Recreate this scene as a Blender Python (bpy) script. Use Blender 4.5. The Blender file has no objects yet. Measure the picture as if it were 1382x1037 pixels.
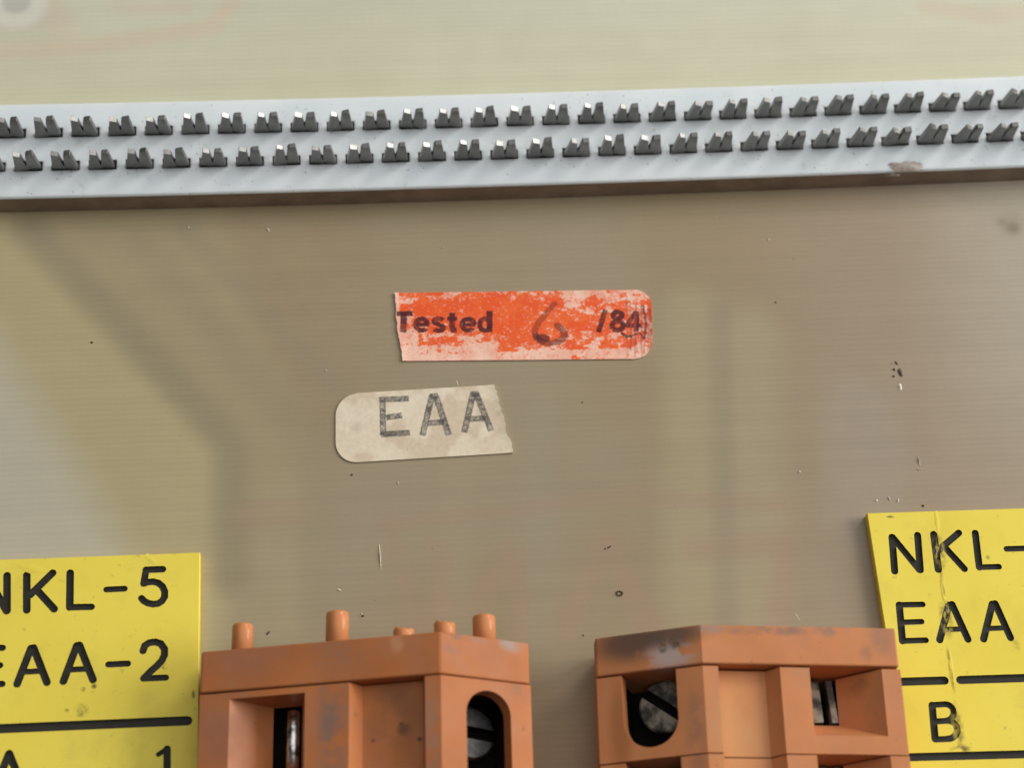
import bpy, bmesh, math, random
import numpy as np
from mathutils import Vector, Matrix

random.seed(7)
rng = np.random.default_rng(11)
SC = bpy.context.scene
COL = SC.collection
S = 0.001                      # all dimensions below are millimetres

# ------------------------------------------------------------------ camera
FPX, PX, PY, D0 = 2825.0, 691.0, 518.5, 284.0      # focal length in photo pixels, centre, distance (mm)
_d = np.array([-150.0, 1342.0, FPX]); _d /= np.linalg.norm(_d)
_a = -0.036
_X = np.array([1.0, _a, -(_d[0] + _a * _d[1]) / _d[2]]); _X /= np.linalg.norm(_X)
_Z = -_d
_Y = np.cross(_Z, _X)
RW = np.array([_X, _Y, _Z])                        # camera (right, down, forward) -> world
CAM = -D0 * (RW @ np.array([0, 0, 1.0]))


def at(px, py, z=0.0):
    """A point of the place (mm) measured from the photograph at height z above the board."""
    w = RW @ np.array([(px - PX) / FPX, (py - PY) / FPX, 1.0])
    t = (z - CAM[2]) / w[2]
    return CAM + t * w


cd = bpy.data.cameras.new('camera')
cam = bpy.data.objects.new('camera', cd)
COL.objects.link(cam)
cd.sensor_width = 36.0
cd.lens = FPX / 1382.0 * 36.0
cd.clip_start = 0.01
cd.clip_end = 20.0
M3 = Matrix((RW @ np.array([[1, 0, 0], [0, -1, 0], [0, 0, -1.0]])).tolist())
cam.matrix_world = Matrix.Translation(Vector(CAM * S)) @ M3.to_4x4()
cd.dof.use_dof = True
cd.dof.focus_distance = 0.276
cd.dof.aperture_fstop = 20.0
SC.camera = cam

# ------------------------------------------------------------------ light
w = bpy.data.worlds.new('World')
SC.world = w
w.use_nodes = True
bg = w.node_tree.nodes['Background']
bg.inputs[0].default_value = (0.86, 0.93, 1.0, 1)
bg.inputs[1].default_value = 0.065
SC.view_settings.view_transform = 'Standard'
SC.view_settings.look = 'None'
SC.view_settings.exposure = 0.05
SC.view_settings.gamma = 1.0


def area_lamp(name, az, el, dist, size, power, colour):
    ld = bpy.data.lights.new(name, 'AREA')
    ld.shape = 'RECTANGLE'
    ld.size, ld.size_y = size
    ld.energy = power
    ld.color = colour
    o = bpy.data.objects.new(name, ld)
    COL.objects.link(o)
    a, e = math.radians(az), math.radians(el)
    p = Vector((math.cos(a) * math.cos(e), math.sin(a) * math.cos(e), math.sin(e))) * dist
    o.location = p
    o.rotation_euler = (-p).to_track_quat('-Z', 'Y').to_euler()
    return o


area_lamp('window_light', 44, 33, 1.6, (0.46, 0.46), 8.6, (1.0, 0.975, 0.94))
area_lamp('side_window_light', 6, 25, 1.5, (0.8, 0.7), 20.0, (1.0, 0.985, 0.95))
area_lamp('bright_room_light', 60, 82, 1.5, (2.0, 1.8), 11.6, (0.97, 0.99, 1.0))

# ------------------------------------------------------------------ helpers


def tag(o, label=None, cat=None, group=None, kind=None):
    if label: o['label'] = label
    if cat: o['category'] = cat
    if group: o['group'] = group
    if kind: o['kind'] = kind
    return o


def link_mesh(name, me, parent=None, mats=()):
    o = bpy.data.objects.new(name, me)
    COL.objects.link(o)
    for m in mats:
        me.materials.append(m)
    if parent is not None:
        o.parent = parent
    return o


def mesh(name, verts, faces, parent=None, mats=(), smooth=False):
    me = bpy.data.meshes.new(name)
    me.from_pydata([tuple(float(c) * S for c in v) for v in verts], [], faces)
    me.update()
    if smooth:
        me.polygons.foreach_set('use_smooth', [True] * len(me.polygons))
    return link_mesh(name, me, parent, mats)


def empty(name, loc, rz=0.0):
    o = bpy.data.objects.new(name, None)
    o.empty_display_size = 0.005
    COL.objects.link(o)
    o.location = Vector([float(c) * S for c in loc])
    o.rotation_euler = (0, 0, rz)
    return o


def prism(poly, z0, z1):
    """Vertical prism over a 2-D polygon (counter-clockwise)."""
    n = len(poly)
    v = [(p[0], p[1], z0) for p in poly] + [(p[0], p[1], z1) for p in poly]
    f = [list(range(n - 1, -1, -1)), list(range(n, 2 * n))]
    f += [[i, (i + 1) % n, n + (i + 1) % n, n + i] for i in range(n)]
    return v, f


def lathe(profile, n=24):
    v, f = [], []
    for r, z in profile:
        for k in range(n):
            a = 2 * math.pi * k / n
            v.append((r * math.cos(a), r * math.sin(a), z))
    for i in range(len(profile) - 1):
        for k in range(n):
            f.append([i * n + k, i * n + (k + 1) % n, (i + 1) * n + (k + 1) % n, (i + 1) * n + k])
    f.append(list(range(n - 1, -1, -1)))
    b = (len(profile) - 1) * n
    f.append([b + k for k in range(n)])
    return v, f


def outline(pts, width, caps=7):
    """2-D outline of a round-ended stroke along a polyline."""
    pts = [np.array(p[:2], float) for p in pts]
    h = width / 2
    L, R = [], []
    n = len(pts)
    for i in range(n):
        if i == 0: t = pts[1] - pts[0]
        elif i == n - 1: t = pts[-1] - pts[-2]
        else:
            a = pts[i] - pts[i - 1]; b = pts[i + 1] - pts[i]
            t = a / np.linalg.norm(a) + b / np.linalg.norm(b)
        t = t / np.linalg.norm(t)
        nrm = np.array([-t[1], t[0]])
        k = 1.0
        if 0 < i < n - 1:
            a = pts[i] - pts[i - 1]; a = a / np.linalg.norm(a)
            k = 1 / max(0.5, abs(a @ t))
        L.append(pts[i] + nrm * h * k); R.append(pts[i] - nrm * h * k)

    def cap(c, d):
        d = d / np.linalg.norm(d)
        a0 = math.atan2(d[1], d[0])
        return [c + h * np.array([math.cos(a0 + t), math.sin(a0 + t)])
                for t in np.linspace(-math.pi / 2, math.pi / 2, caps + 2)[1:-1]]
    out = R + cap(pts[-1], pts[-1] - pts[-2]) + L[::-1] + cap(pts[0], pts[0] - pts[1])
    return out


def boolean_cut(o, cutters, bevel=None):
    """Cuts CUTTERS [(verts, faces, material)] out of O, one after another, and leaves O an ordinary mesh."""
    bpy.context.view_layer.update()

    def apply():
        dg = bpy.context.evaluated_depsgraph_get()
        me = bpy.data.meshes.new_from_object(o.evaluated_get(dg), preserve_all_data_layers=True, depsgraph=dg)
        o.modifiers.clear()
        return me

    def extent(me):
        c = np.empty(len(me.vertices) * 3); me.vertices.foreach_get('co', c); c = c.reshape(-1, 3)
        return c.max(0) - c.min(0) if len(c) else np.zeros(3)
    for v, f, m in cutters:
        for attempt in range(3):
            me = bpy.data.meshes.new('cut')
            me.from_pydata([tuple((float(c) + attempt * 0.004 * (i + 1)) * S for i, c in enumerate(p)) for p in v], [], f)
            if m is not None: me.materials.append(m)
            bm = bmesh.new(); bm.from_mesh(me)
            bmesh.ops.recalc_face_normals(bm, faces=bm.faces); bm.to_mesh(me); bm.free()
            c = bpy.data.objects.new('cut', me)
            COL.objects.link(c)
            c.matrix_world = o.matrix_world
            md = o.modifiers.new('b', 'BOOLEAN')
            md.operation = 'DIFFERENCE'; md.solver = 'EXACT'; md.object = c
            md.use_self = attempt == 1
            md.material_mode = 'TRANSFER'
            new = apply()
            bpy.data.objects.remove(c); bpy.data.meshes.remove(me)
            if np.allclose(extent(new), extent(o.data), rtol=0.02):
                old = o.data; o.data = new; bpy.data.meshes.remove(old)
                break
            bpy.data.meshes.remove(new)
        else:
            print('cut skipped on', o.name)
    if bevel:
        md = o.modifiers.new('v', 'BEVEL')
        md.width = bevel * S; md.segments = 2; md.limit_method = 'ANGLE'; md.angle_limit = math.radians(35)
        new = apply()
        old = o.data; o.data = new; bpy.data.meshes.remove(old)
    return o


# ---- numpy value noise
def vnoise(x, y, seed=0):
    xi, yi = np.floor(x).astype(int), np.floor(y).astype(int)
    fx, fy = x - xi, y - yi
    fx, fy = fx * fx * (3 - 2 * fx), fy * fy * (3 - 2 * fy)

    def h(a, b):
        n = (a * 374761393 + b * 668265263 + seed * 1442695041) & 0x7fffffff
        n = ((n ^ (n >> 13)) * 1274126177) & 0x7fffffff
        return ((n ^ (n >> 16)) & 0xffff) / 65535.0
    return (h(xi, yi) * (1 - fx) + h(xi + 1, yi) * fx) * (1 - fy) + (h(xi, yi + 1) * (1 - fx) + h(xi + 1, yi + 1) * fx) * fy


def fbm(x, y, seed=0, octv=4):
    s, a, t = 0.0, 1.0, 0.0
    for k in range(octv):
        s = s + a * vnoise(x * 2 ** k + 17.3 * k, y * 2 ** k + 9.1 * k, seed + k)
        t += a; a *= 0.55
    return s / t


def sstep(e0, e1, x):
    t = np.clip((x - e0) / (e1 - e0), 0, 1)
    return t * t * (3 - 2 * t)


def seg_dist(x, y, pts):
    d = np.full(np.shape(x), 1e9)
    for (ax, ay), (bx, by) in zip(pts[:-1], pts[1:]):
        vx, vy = bx - ax, by - ay
        t = np.clip(((x - ax) * vx + (y - ay) * vy) / (vx * vx + vy * vy + 1e-12), 0, 1)
        d = np.minimum(d, np.hypot(x - ax - t * vx, y - ay - t * vy))
    return d


def set_colour(me, rgb):
    a = me.attributes.new('tint', 'FLOAT_COLOR', 'POINT')
    c = np.ones((len(me.vertices), 4), np.float32)
    c[:, :3] = np.clip(rgb, 0, 1)
    a.data.foreach_set('color', c.ravel())


def pts_at(pts, z=0.0):
    return [tuple(at(p[0], p[1], z)[:2]) for p in pts]


def crop(x0, y0, k):
    """Reads points measured on an enlarged detail of the photograph."""
    return lambda pts: [(x0 + p[0] / k, y0 + p[1] / k) for p in pts]


# ------------------------------------------------------------------ materials
class NT:
    def __init__(self, name):
        self.m = bpy.data.materials.new(name)
        self.m.use_nodes = True
        self.t = self.m.node_tree
        self.n = self.t.nodes
        self.b = self.n['Principled BSDF']
        self._tc = None

    def new(self, typ, **kw):
        nd = self.n.new(typ)
        for k, v in kw.items(): setattr(nd, k, v)
        return nd

    def link(self, a, b): self.t.links.new(a, b)

    def put(self, sock, v):
        if hasattr(v, 'is_output'): self.link(v, sock)
        else:
            if isinstance(v, (tuple, list)) and sock.type == 'RGBA' and len(v) == 3: v = (*v, 1)
            sock.default_value = v

    @property
    def obj(self):
        if self._tc is None: self._tc = self.new('ShaderNodeTexCoord')
        return self._tc.outputs['Object']

    def noise(self, scale, detail=4, rough=0.55, vec=None, dist=0.0):
        nd = self.new('ShaderNodeTexNoise')
        nd.inputs['Scale'].default_value = scale
        nd.inputs['Detail'].default_value = detail
        nd.inputs['Roughness'].default_value = rough
        nd.inputs['Distortion'].default_value = dist
        self.link(vec if vec is not None else self.obj, nd.inputs['Vector'])
        return nd.outputs['Fac']

    def scaled(self, sx, sy, sz):
        nd = self.new('ShaderNodeMapping')
        nd.inputs['Scale'].default_value = (sx, sy, sz)
        self.link(self.obj, nd.inputs['Vector'])
        return nd.outputs[0]

    def math(self, op, a, b=0.0, clamp=False):
        nd = self.new('ShaderNodeMath', operation=op, use_clamp=clamp)
        self.put(nd.inputs[0], a); self.put(nd.inputs[1], b)
        return nd.outputs[0]

    def ramp(self, v, lo, hi, a=0.0, b=1.0):
        nd = self.new('ShaderNodeMapRange', interpolation_type='SMOOTHSTEP')
        self.put(nd.inputs['Value'], v)
        for k, x in (('From Min', lo), ('From Max', hi), ('To Min', a), ('To Max', b)):
            nd.inputs[k].default_value = x
        return nd.outputs['Result']

    def mix(self, f, a, b, blend='MIX'):
        nd = self.new('ShaderNodeMix', data_type='RGBA', blend_type=blend)
        self.put(nd.inputs['Factor'], f)
        self.put(nd.inputs['A'] if False else nd.inputs[6], a)
        self.put(nd.inputs[7], b)
        return nd.outputs[2]

    def blot(self, c, r, soft=0.5):
        """1 near the point c (mm, object space), 0 beyond r; r may be per axis."""
        r = (r, r, r) if not isinstance(r, tuple) else r
        nd = self.new('ShaderNodeMapping', vector_type='TEXTURE')
        nd.inputs['Location'].default_value = [x * S for x in c]
        nd.inputs['Scale'].default_value = [x * S for x in r]
        self.link(self.obj, nd.inputs['Vector'])
        ln = self.new('ShaderNodeVectorMath', operation='LENGTH')
        self.link(nd.outputs[0], ln.inputs[0])
        return self.ramp(ln.outputs['Value'], 1 - soft, 1.0, 1.0, 0.0)

    def attr(self, name):
        nd = self.new('ShaderNodeAttribute', attribute_name=name)
        return nd.outputs['Color']

    def bump(self, h, strength, dist):
        nd = self.new('ShaderNodeBump')
        nd.inputs['Strength'].default_value = strength
        nd.inputs['Distance'].default_value = dist * S
        self.put(nd.inputs['Height'], h)
        self.link(nd.outputs[0], self.b.inputs['Normal'])

    def fin(self, colour=None, rough=0.5, metal=0.0, spec=0.5):
        if colour is not None: self.put(self.b.inputs['Base Color'], colour)
        self.put(self.b.inputs['Roughness'], rough)
        self.put(self.b.inputs['Metallic'], metal)
        self.put(self.b.inputs['Specular IOR Level'], spec)
        return self.m


def mat_board():
    t = NT('fibreglass laminate')
    c = t.attr('tint')
    weave = t.new('ShaderNodeTexWave', wave_type='BANDS', bands_direction='Y', wave_profile='SIN')
    weave.inputs['Scale'].default_value = 380
    weave.inputs['Distortion'].default_value = 1.2
    weave.inputs['Detail'].default_value = 2
    t.link(t.scaled(0.12, 1, 1), weave.inputs['Vector'])
    warp = t.new('ShaderNodeTexWave', wave_type='BANDS', bands_direction='X', wave_profile='SIN')
    warp.inputs['Scale'].default_value = 260
    warp.inputs['Distortion'].default_value = 1.5
    t.link(t.scaled(1, 0.12, 1), warp.inputs['Vector'])
    long = t.noise(60, 3, vec=t.scaled(0.25, 8, 1))
    k = t.math('ADD', t.math('MULTIPLY', weave.outputs['Fac'], 0.045), t.math('MULTIPLY', warp.outputs['Fac'], 0.006))
    k = t.math('ADD', k, t.math('MULTIPLY', long, 0.12))
    k = t.math('ADD', k, t.math('MULTIPLY', t.noise(2600, 3), 0.05))
    k = t.math('ADD', k, 0.87)
    comb = t.new('ShaderNodeCombineColor')
    for i in range(3): t.link(k, comb.inputs[i])
    col = t.mix(1.0, c, comb.outputs[0], 'MULTIPLY')
    h = t.math('ADD', t.math('MULTIPLY', weave.outputs['Fac'], 0.6), t.math('MULTIPLY', t.noise(900, 3), 0.6))
    t.bump(h, 0.12, 0.05)
    return t.fin(col, t.ramp(t.noise(220, 4), 0.3, 0.7, 0.34, 0.46), 0, 0.28)


def mat_strip():
    t = NT('pale grey plastic')
    n = t.noise(90, 5)
    col = t.mix(t.ramp(n, 0.35, 0.7), (0.655, 0.70, 0.715), (0.715, 0.745, 0.755))
    grime = t.math('MULTIPLY', t.ramp(t.noise(420, 5, 0.65), 0.60, 0.78), 0.5)
    col = t.mix(grime, col, (0.40, 0.40, 0.38))
    spk = t.math('MULTIPLY', t.ramp(t.noise(1500, 2), 0.70, 0.76), 0.5)
    col = t.mix(spk, col, (0.16, 0.15, 0.14))
    t.bump(t.noise(1500, 4), 0.08, 0.08)
    t.b.inputs['Subsurface Weight'].default_value = 0.85
    t.b.inputs['Subsurface Radius'].default_value = (1.0, 1.0, 1.0)
    t.b.inputs['Subsurface Scale'].default_value = 0.0024
    return t.fin(col, t.ramp(n, 0.3, 0.7, 0.36, 0.5), 0, 0.5)


def mat_contact():
    t = NT('tinned contact metal')
    n = t.noise(1400, 5, 0.65)
    col = t.mix(n, (0.15, 0.147, 0.14), (0.34, 0.33, 0.31))
    oi = t.new('ShaderNodeObjectInfo')
    col = t.mix(t.ramp(oi.outputs['Random'], 0.0, 1.0, 0.0, 0.45), col, (0.16, 0.15, 0.135))
    tarn = t.math('MULTIPLY', t.ramp(t.noise(330, 4), 0.52, 0.68), 0.6)
    col = t.mix(tarn, col, (0.17, 0.15, 0.12))
    t.bump(n, 0.3, 0.06)
    return t.fin(col, t.ramp(t.noise(700, 4), 0.3, 0.7, 0.28, 0.50), 1.0, 0.5)


def mat_tint(name, rough, spec=0.2, bump=0.1, bs=1800):
    t = NT(name)
    n = t.noise(bs, 4)
    col = t.mix(t.ramp(n, 0.2, 0.8), t.attr('tint'), (0, 0, 0))
    nd = col.node
    nd.inputs['Factor'].default_value = 0
    k = t.ramp(n, 0.25, 0.75, 0.0, 0.10)
    t.link(k, nd.inputs['Factor'])
    t.bump(n, bump, 0.08)
    return t.fin(col, rough, 0, spec)


def mat_yellow(name, worn=None, dark=()):
    t = NT(name)
    n = t.noise(55, 5)
    col = t.mix(t.ramp(n, 0.3, 0.7), (0.77, 0.60, 0.060), (0.82, 0.66, 0.082))
    col = t.mix(t.math('MULTIPLY', t.ramp(t.noise(150, 5, 0.6), 0.5, 0.75), 0.30), col, (0.52, 0.40, 0.07))
    fine = t.math('MULTIPLY', t.ramp(t.noise(1100, 3), 0.66, 0.76), 0.45)
    col = t.mix(fine, col, (0.35, 0.25, 0.05))
    for c, r, a in dark:
        m = t.math('MULTIPLY', t.blot(c, r, 0.7), t.ramp(t.noise(900, 4), 0.35, 0.6))
        col = t.mix(t.math('MULTIPLY', m, a), col, (0.10, 0.075, 0.03))
    t.bump(t.math('ADD', t.noise(800, 4), t.noise(90, 2)), 0.10, 0.12)
    return t.fin(col, t.ramp(n, 0.3, 0.7, 0.36, 0.5), 0, 0.28)


def mat_engrave(name, worn=None):
    t = NT(name)
    col = t.mix(t.noise(700, 4), (0.015, 0.013, 0.009), (0.034, 0.029, 0.020))
    if worn:
        for c, r in worn:
            m = t.math('MULTIPLY', t.blot(c, r, 0.6), t.ramp(t.noise(1300, 4, 0.7, vec=t.scaled(1.6, 0.5, 1)), 0.46, 0.56))
            col = t.mix(m, col, (0.50, 0.40, 0.09))
    t.bump(t.noise(900, 3), 0.2, 0.1)
    return t.fin(col, 0.6, 0, 0.25)


def mat_orange(name, base=(0.475, 0.168, 0.044), stains=(), r0=0.32, r1=0.46):
    """stains and painted shading: (centre, radius, colour, strength, noise scale, noise low, noise high)"""
    t = NT(name)
    n = t.noise(70, 5)
    b2 = tuple(x * 1.14 for x in base)
    b1 = tuple(x * 0.90 for x in base)
    col = t.mix(t.ramp(n, 0.3, 0.7), b1, b2)
    film = t.math('MULTIPLY', t.ramp(t.noise(130, 6, 0.65), 0.42, 0.70), 0.30)
    col = t.mix(film, col, (0.34, 0.185, 0.125))
    spk = t.math('MULTIPLY', t.ramp(t.noise(700, 3), 0.68, 0.78), 0.6)
    col = t.mix(spk, col, (0.14, 0.06, 0.03))
    for c, r, cc, a, ns, lo, hi in stains:
        m = t.math('MULTIPLY', t.blot(c, r, 0.75), t.ramp(t.noise(ns, 5, 0.6), lo, hi))
        col = t.mix(t.math('MULTIPLY', m, a), col, cc)
    t.bump(t.math('ADD', t.noise(1300, 4), t.math('MULTIPLY', t.noise(160, 3), 1.5)), 0.10, 0.12)
    m = t.fin(col, t.ramp(t.noise(240, 4), 0.3, 0.7, r0 + 0.04, r1 + 0.06), 0, 0.2)
    return m


def mat_plain(name, c1, c2, scale, rough, metal=0.0, bump=0.15, lo=0.3, hi=0.7, spec=0.5):
    t = NT(name)
    n = t.noise(scale, 5, 0.6)
    col = t.mix(t.ramp(n, lo, hi), c1, c2)
    t.bump(n, bump, 0.1)
    return t.fin(col, rough, metal, spec)


M_board = mat_board()
M_strip = mat_strip()
M_contact = mat_contact()
M_paper_o = mat_tint('worn orange print on paper', 0.55)
M_paper_c = mat_tint('aged cream paper', 0.7)
M_metal = mat_plain('dull zinc plated steel', (0.17, 0.165, 0.15), (0.36, 0.35, 0.33), 600, 0.42, 1.0)
M_bright = mat_plain('scratched bright steel', (0.16, 0.15, 0.13), (0.80, 0.80, 0.78), 800, 0.26, 1.0, 0.35, 0.36, 0.52)
M_grimy = mat_plain('grimy screw metal', (0.06, 0.055, 0.045), (0.36, 0.31, 0.24), 330, 0.65, 0.45, 0.7, 0.42, 0.6)
M_dark = mat_plain('cavity shade black', (0.007, 0.006, 0.005), (0.014, 0.011, 0.009), 300, 0.8, spec=0.1)  # near-black colour stands in for shade inside openings and screw slots
M_strip_in = mat_plain('shaded pocket plastic', (0.20, 0.21, 0.21), (0.36, 0.38, 0.38), 900, 0.6)  # contact pockets painted darker in place of their shade
M_base = mat_plain('brown strip front', (0.23, 0.165, 0.12), (0.33, 0.24, 0.18), 260, 0.5)  # brown colour of the strip's front face below the grey cap
M_dustd = mat_plain('dark dirt', (0.04, 0.03, 0.02), (0.12, 0.09, 0.05), 1500, 0.8)
M_dustl = mat_plain('pale dust', (0.62, 0.56, 0.45), (0.78, 0.74, 0.66), 1500, 0.8)
M_scorch = mat_plain('scorched plastic', (0.20, 0.15, 0.12), (0.42, 0.36, 0.31), 700, 0.6, 0.0, 0.7)

# ------------------------------------------------------------------ circuit board
BX0, BX1, BY0, BY1, BS = -118.0, 118.0, -92.0, 112.0, 0.5


def build_board():
    xs = np.arange(BX0, BX1 + BS / 2, BS); ys = np.arange(BY0, BY1 + BS / 2, BS)
    nx, ny = len(xs), len(ys)
    gx, gy = np.meshgrid(xs, ys)
    x, y = gx.ravel(), gy.ravel()
    gz = (fbm(x / 60, y / 60, 3, 2) - 0.5) * 0.03
    v = np.stack([x, y, gz], 1)
    # colours of the laminate: copper on the far side shows through as soft darker bands and fields
    base = np.array([0.300, 0.228, 0.130])
    col = np.tile(base, (len(x), 1))

    def lay(mask, c):
        nonlocal col
        col = col * (1 - mask[:, None]) + np.array(c)[None, :] * mask[:, None]

    def side(pts, soft):
        """1 on the left of the polyline (x below it), soft edge; pts run downwards in y"""
        P = pts_at(pts)
        py = np.array([p[1] for p in P]); pxx = np.array([p[0] for p in P])
        o = np.argsort(py)
        e = np.interp(y, py[o], pxx[o])
        return 1 - sstep(-soft, soft, x - e)
    wob = (fbm(x / 14, y / 14, 5, 3) - 0.5) * 3
    # broad colour drift
    lay(0.55 * sstep(0.40, 0.70, fbm(x / 38, y / 38, 21, 3)), (0.315, 0.262, 0.175))
    lay(0.65 * sstep(20, 62, x), (0.345, 0.266, 0.196))
    lay(0.8 * sstep(52, 76, x) * sstep(-30, 5, y), (0.41, 0.36, 0.275))  # sheen along the right edge, painted into the colour
    # bare field beyond the slanting conductor; pale sheen painted into the lower left corner
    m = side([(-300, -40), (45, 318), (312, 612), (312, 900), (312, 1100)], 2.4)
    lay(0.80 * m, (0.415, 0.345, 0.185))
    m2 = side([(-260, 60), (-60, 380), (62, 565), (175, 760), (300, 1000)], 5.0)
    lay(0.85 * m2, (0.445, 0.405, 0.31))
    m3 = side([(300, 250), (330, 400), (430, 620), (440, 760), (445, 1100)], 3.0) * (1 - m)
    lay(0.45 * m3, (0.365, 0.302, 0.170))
    # conductors seen through the laminate
    for pts, wd, soft, c, a in (
        ([(40, 312), (300, 588), (311, 610), (312, 780)], 0.6, 2.3, (0.262, 0.216, 0.130), 0.72),
        ([(190, 330), (420, 600), (430, 840)], 0.5, 2.2, (0.275, 0.226, 0.138), 0.5),
        ([(250, 310), (470, 540)], 0.5, 1.4, (0.27, 0.222, 0.145), 0.4),
        ([(930, 420), (938, 860)], 1.0, 3.4, (0.365, 0.302, 0.175), 0.7),
        ([(1014, 450), (1024, 860)], 1.2, 3.4, (0.365, 0.302, 0.182), 0.65),
        ([(972, 420), (980, 860)], 0.4, 1.4, (0.275, 0.228, 0.155), 0.5),
        ([(730, 560), (726, 860)], 0.8, 1.8, (0.315, 0.262, 0.175), 0.4),
        ([(620, 620), (612, 860)], 0.8, 1.8, (0.32, 0.264, 0.165), 0.4),
        ([(1160, 560), (1170, 700)], 3.0, 3.0, (0.33, 0.275, 0.215), 0.5),
    ):
        d = seg_dist(x, y, pts_at(pts))
        lay(a * (1 - sstep(wd, wd + soft * 1.6, d)), c)
    # faint reddish print that shines through from the far side
    for pts, wd in (([(530, 705), (690, 690), (830, 668), (1060, 682)], 0.5), ([(525, 705), (560, 850)], 0.7),
                    ([(590, 740), (600, 850)], 1.3), ([(640, 820), (690, 740)], 0.9), ([(760, 850), (820, 730), (880, 850)], 1.1),
                    ([(940, 740), (1060, 735), (1050, 850)], 1.5), ([(700, 760), (705, 850)], 1.0), ([(330, 700), (400, 690)], 1.6)):
        d = seg_dist(x, y, pts_at(pts))
        lay(0.42 * (1 - sstep(wd * 0.4, wd + 1.5, d)), (0.345, 0.225, 0.15))
    # above the strip: no copper behind, the laminate is pale
    up = sstep(35, 41, y)
    pale = np.array([0.535, 0.510, 0.350])[None, :] + (0.05 * sstep(-60, 70, x))[:, None] + ((fbm(x / 25, y / 25, 9, 3) - 0.5) * 0.07)[:, None]
    pale = pale + (np.array([0.02, 0.025, 0.05])[None, :] * sstep(44, 66, y)[:, None])
    col = col * (1 - up[:, None]) + pale * up[:, None]
    for pts, wd, c, a in (([(-30, 72), (120, 62), (290, 36), (312, 0), (300, -30)], 0.7, (0.60, 0.46, 0.33), 0.55),
                          ([(90, 50), (70, 5), (80, -30)], 1.3, (0.60, 0.49, 0.36), 0.45),
                          ([(150, -10), (170, 12), (250, 10), (275, -20)], 0.6, (0.60, 0.49, 0.37), 0.4),
                          ([(1250, 8), (1330, 20), (1420, 12)], 0.8, (0.60, 0.47, 0.34), 0.5),
                          ([(-30, 30), (90, 24)], 0.8, (0.55, 0.46, 0.36), 0.4)):
        d = seg_dist(x, y, pts_at(pts))
        lay(up * a * (1 - sstep(wd * 0.5, wd + 1.6, d)), c)
    q = at(22, 2)
    d = np.hypot(x - q[0], y - q[1])
    lay(0.8 * (1 - sstep(3.6, 5.6, d)), (0.64, 0.61, 0.52))
    lay(0.75 * (1 - sstep(1.6, 2.6, d)), (0.42, 0.40, 0.36))
    # stains
    for px, py, r, a in ((1367, 308, 1.5, 0.6), (1352, 300, 1.0, 0.35), (1366, 300, 3.5, 0.25)):
        q = at(px, py)
        lay(a * (1 - sstep(0, r, np.hypot(x - q[0], y - q[1]) + wob * 0.12 * r)), (0.16, 0.12, 0.07))
    col = col * (1 + (fbm(x / 5, y / 5, 31, 3) - 0.5) * 0.07)[:, None]
    # mesh
    idx = np.arange(nx * ny).reshape(ny, nx)
    f = np.stack([idx[:-1, :-1], idx[:-1, 1:], idx[1:, 1:], idx[1:, :-1]], -1).reshape(-1, 4).tolist()
    ring = list(idx[0, :]) + list(idx[1:, -1]) + list(idx[-1, -2::-1]) + list(idx[-2:0:-1, 0])
    n0 = len(v)
    low = v[ring].copy(); low[:, 2] = -1.6
    v = np.vstack([v, low]); col = np.vstack([col, col[ring]])
    n = len(ring)
    f += [[int(ring[i]), n0 + i, n0 + (i + 1) % n, int(ring[(i + 1) % n])] for i in range(n)]
    f.append([n0 + i for i in range(n)][::-1])
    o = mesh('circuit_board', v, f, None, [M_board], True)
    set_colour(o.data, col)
    tag(o, 'beige translucent fibreglass circuit board that everything else is mounted on', 'circuit board')
    return o


build_board()

# ------------------------------------------------------------------ connector strip with two rows of forked contacts
ROT = math.radians(0.10)
SH, SD = 4.2, 15.2
ORG = 29.34
ST = empty('connector_strip', (0, ORG, 0), ROT)
tag(ST, 'long pale grey plastic connector strip with two rows of forked metal contacts', 'connector strip')
PITCH = 5.085
PW, PDY = 3.9, 1.55            # pocket width and depth in y


def bow(x):
    return -0.45 * (1 - (x / 72.0) ** 2)


rows = []
for (px, py, first) in ((508.6, 175.2, 'top'), (485.3, 220.3, 'low')):
    q = at(px, py, SH)
    lx = q[0] * math.cos(ROT) + (q[1] - ORG) * math.sin(ROT)
    ly = -q[0] * math.sin(ROT) + (q[1] - ORG) * math.cos(ROT) - bow(q[0])
    xs = [lx + k * PITCH for k in range(-18, 22) if -92 < lx + k * PITCH < 96]
    rows.append((ly, xs))


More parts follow.
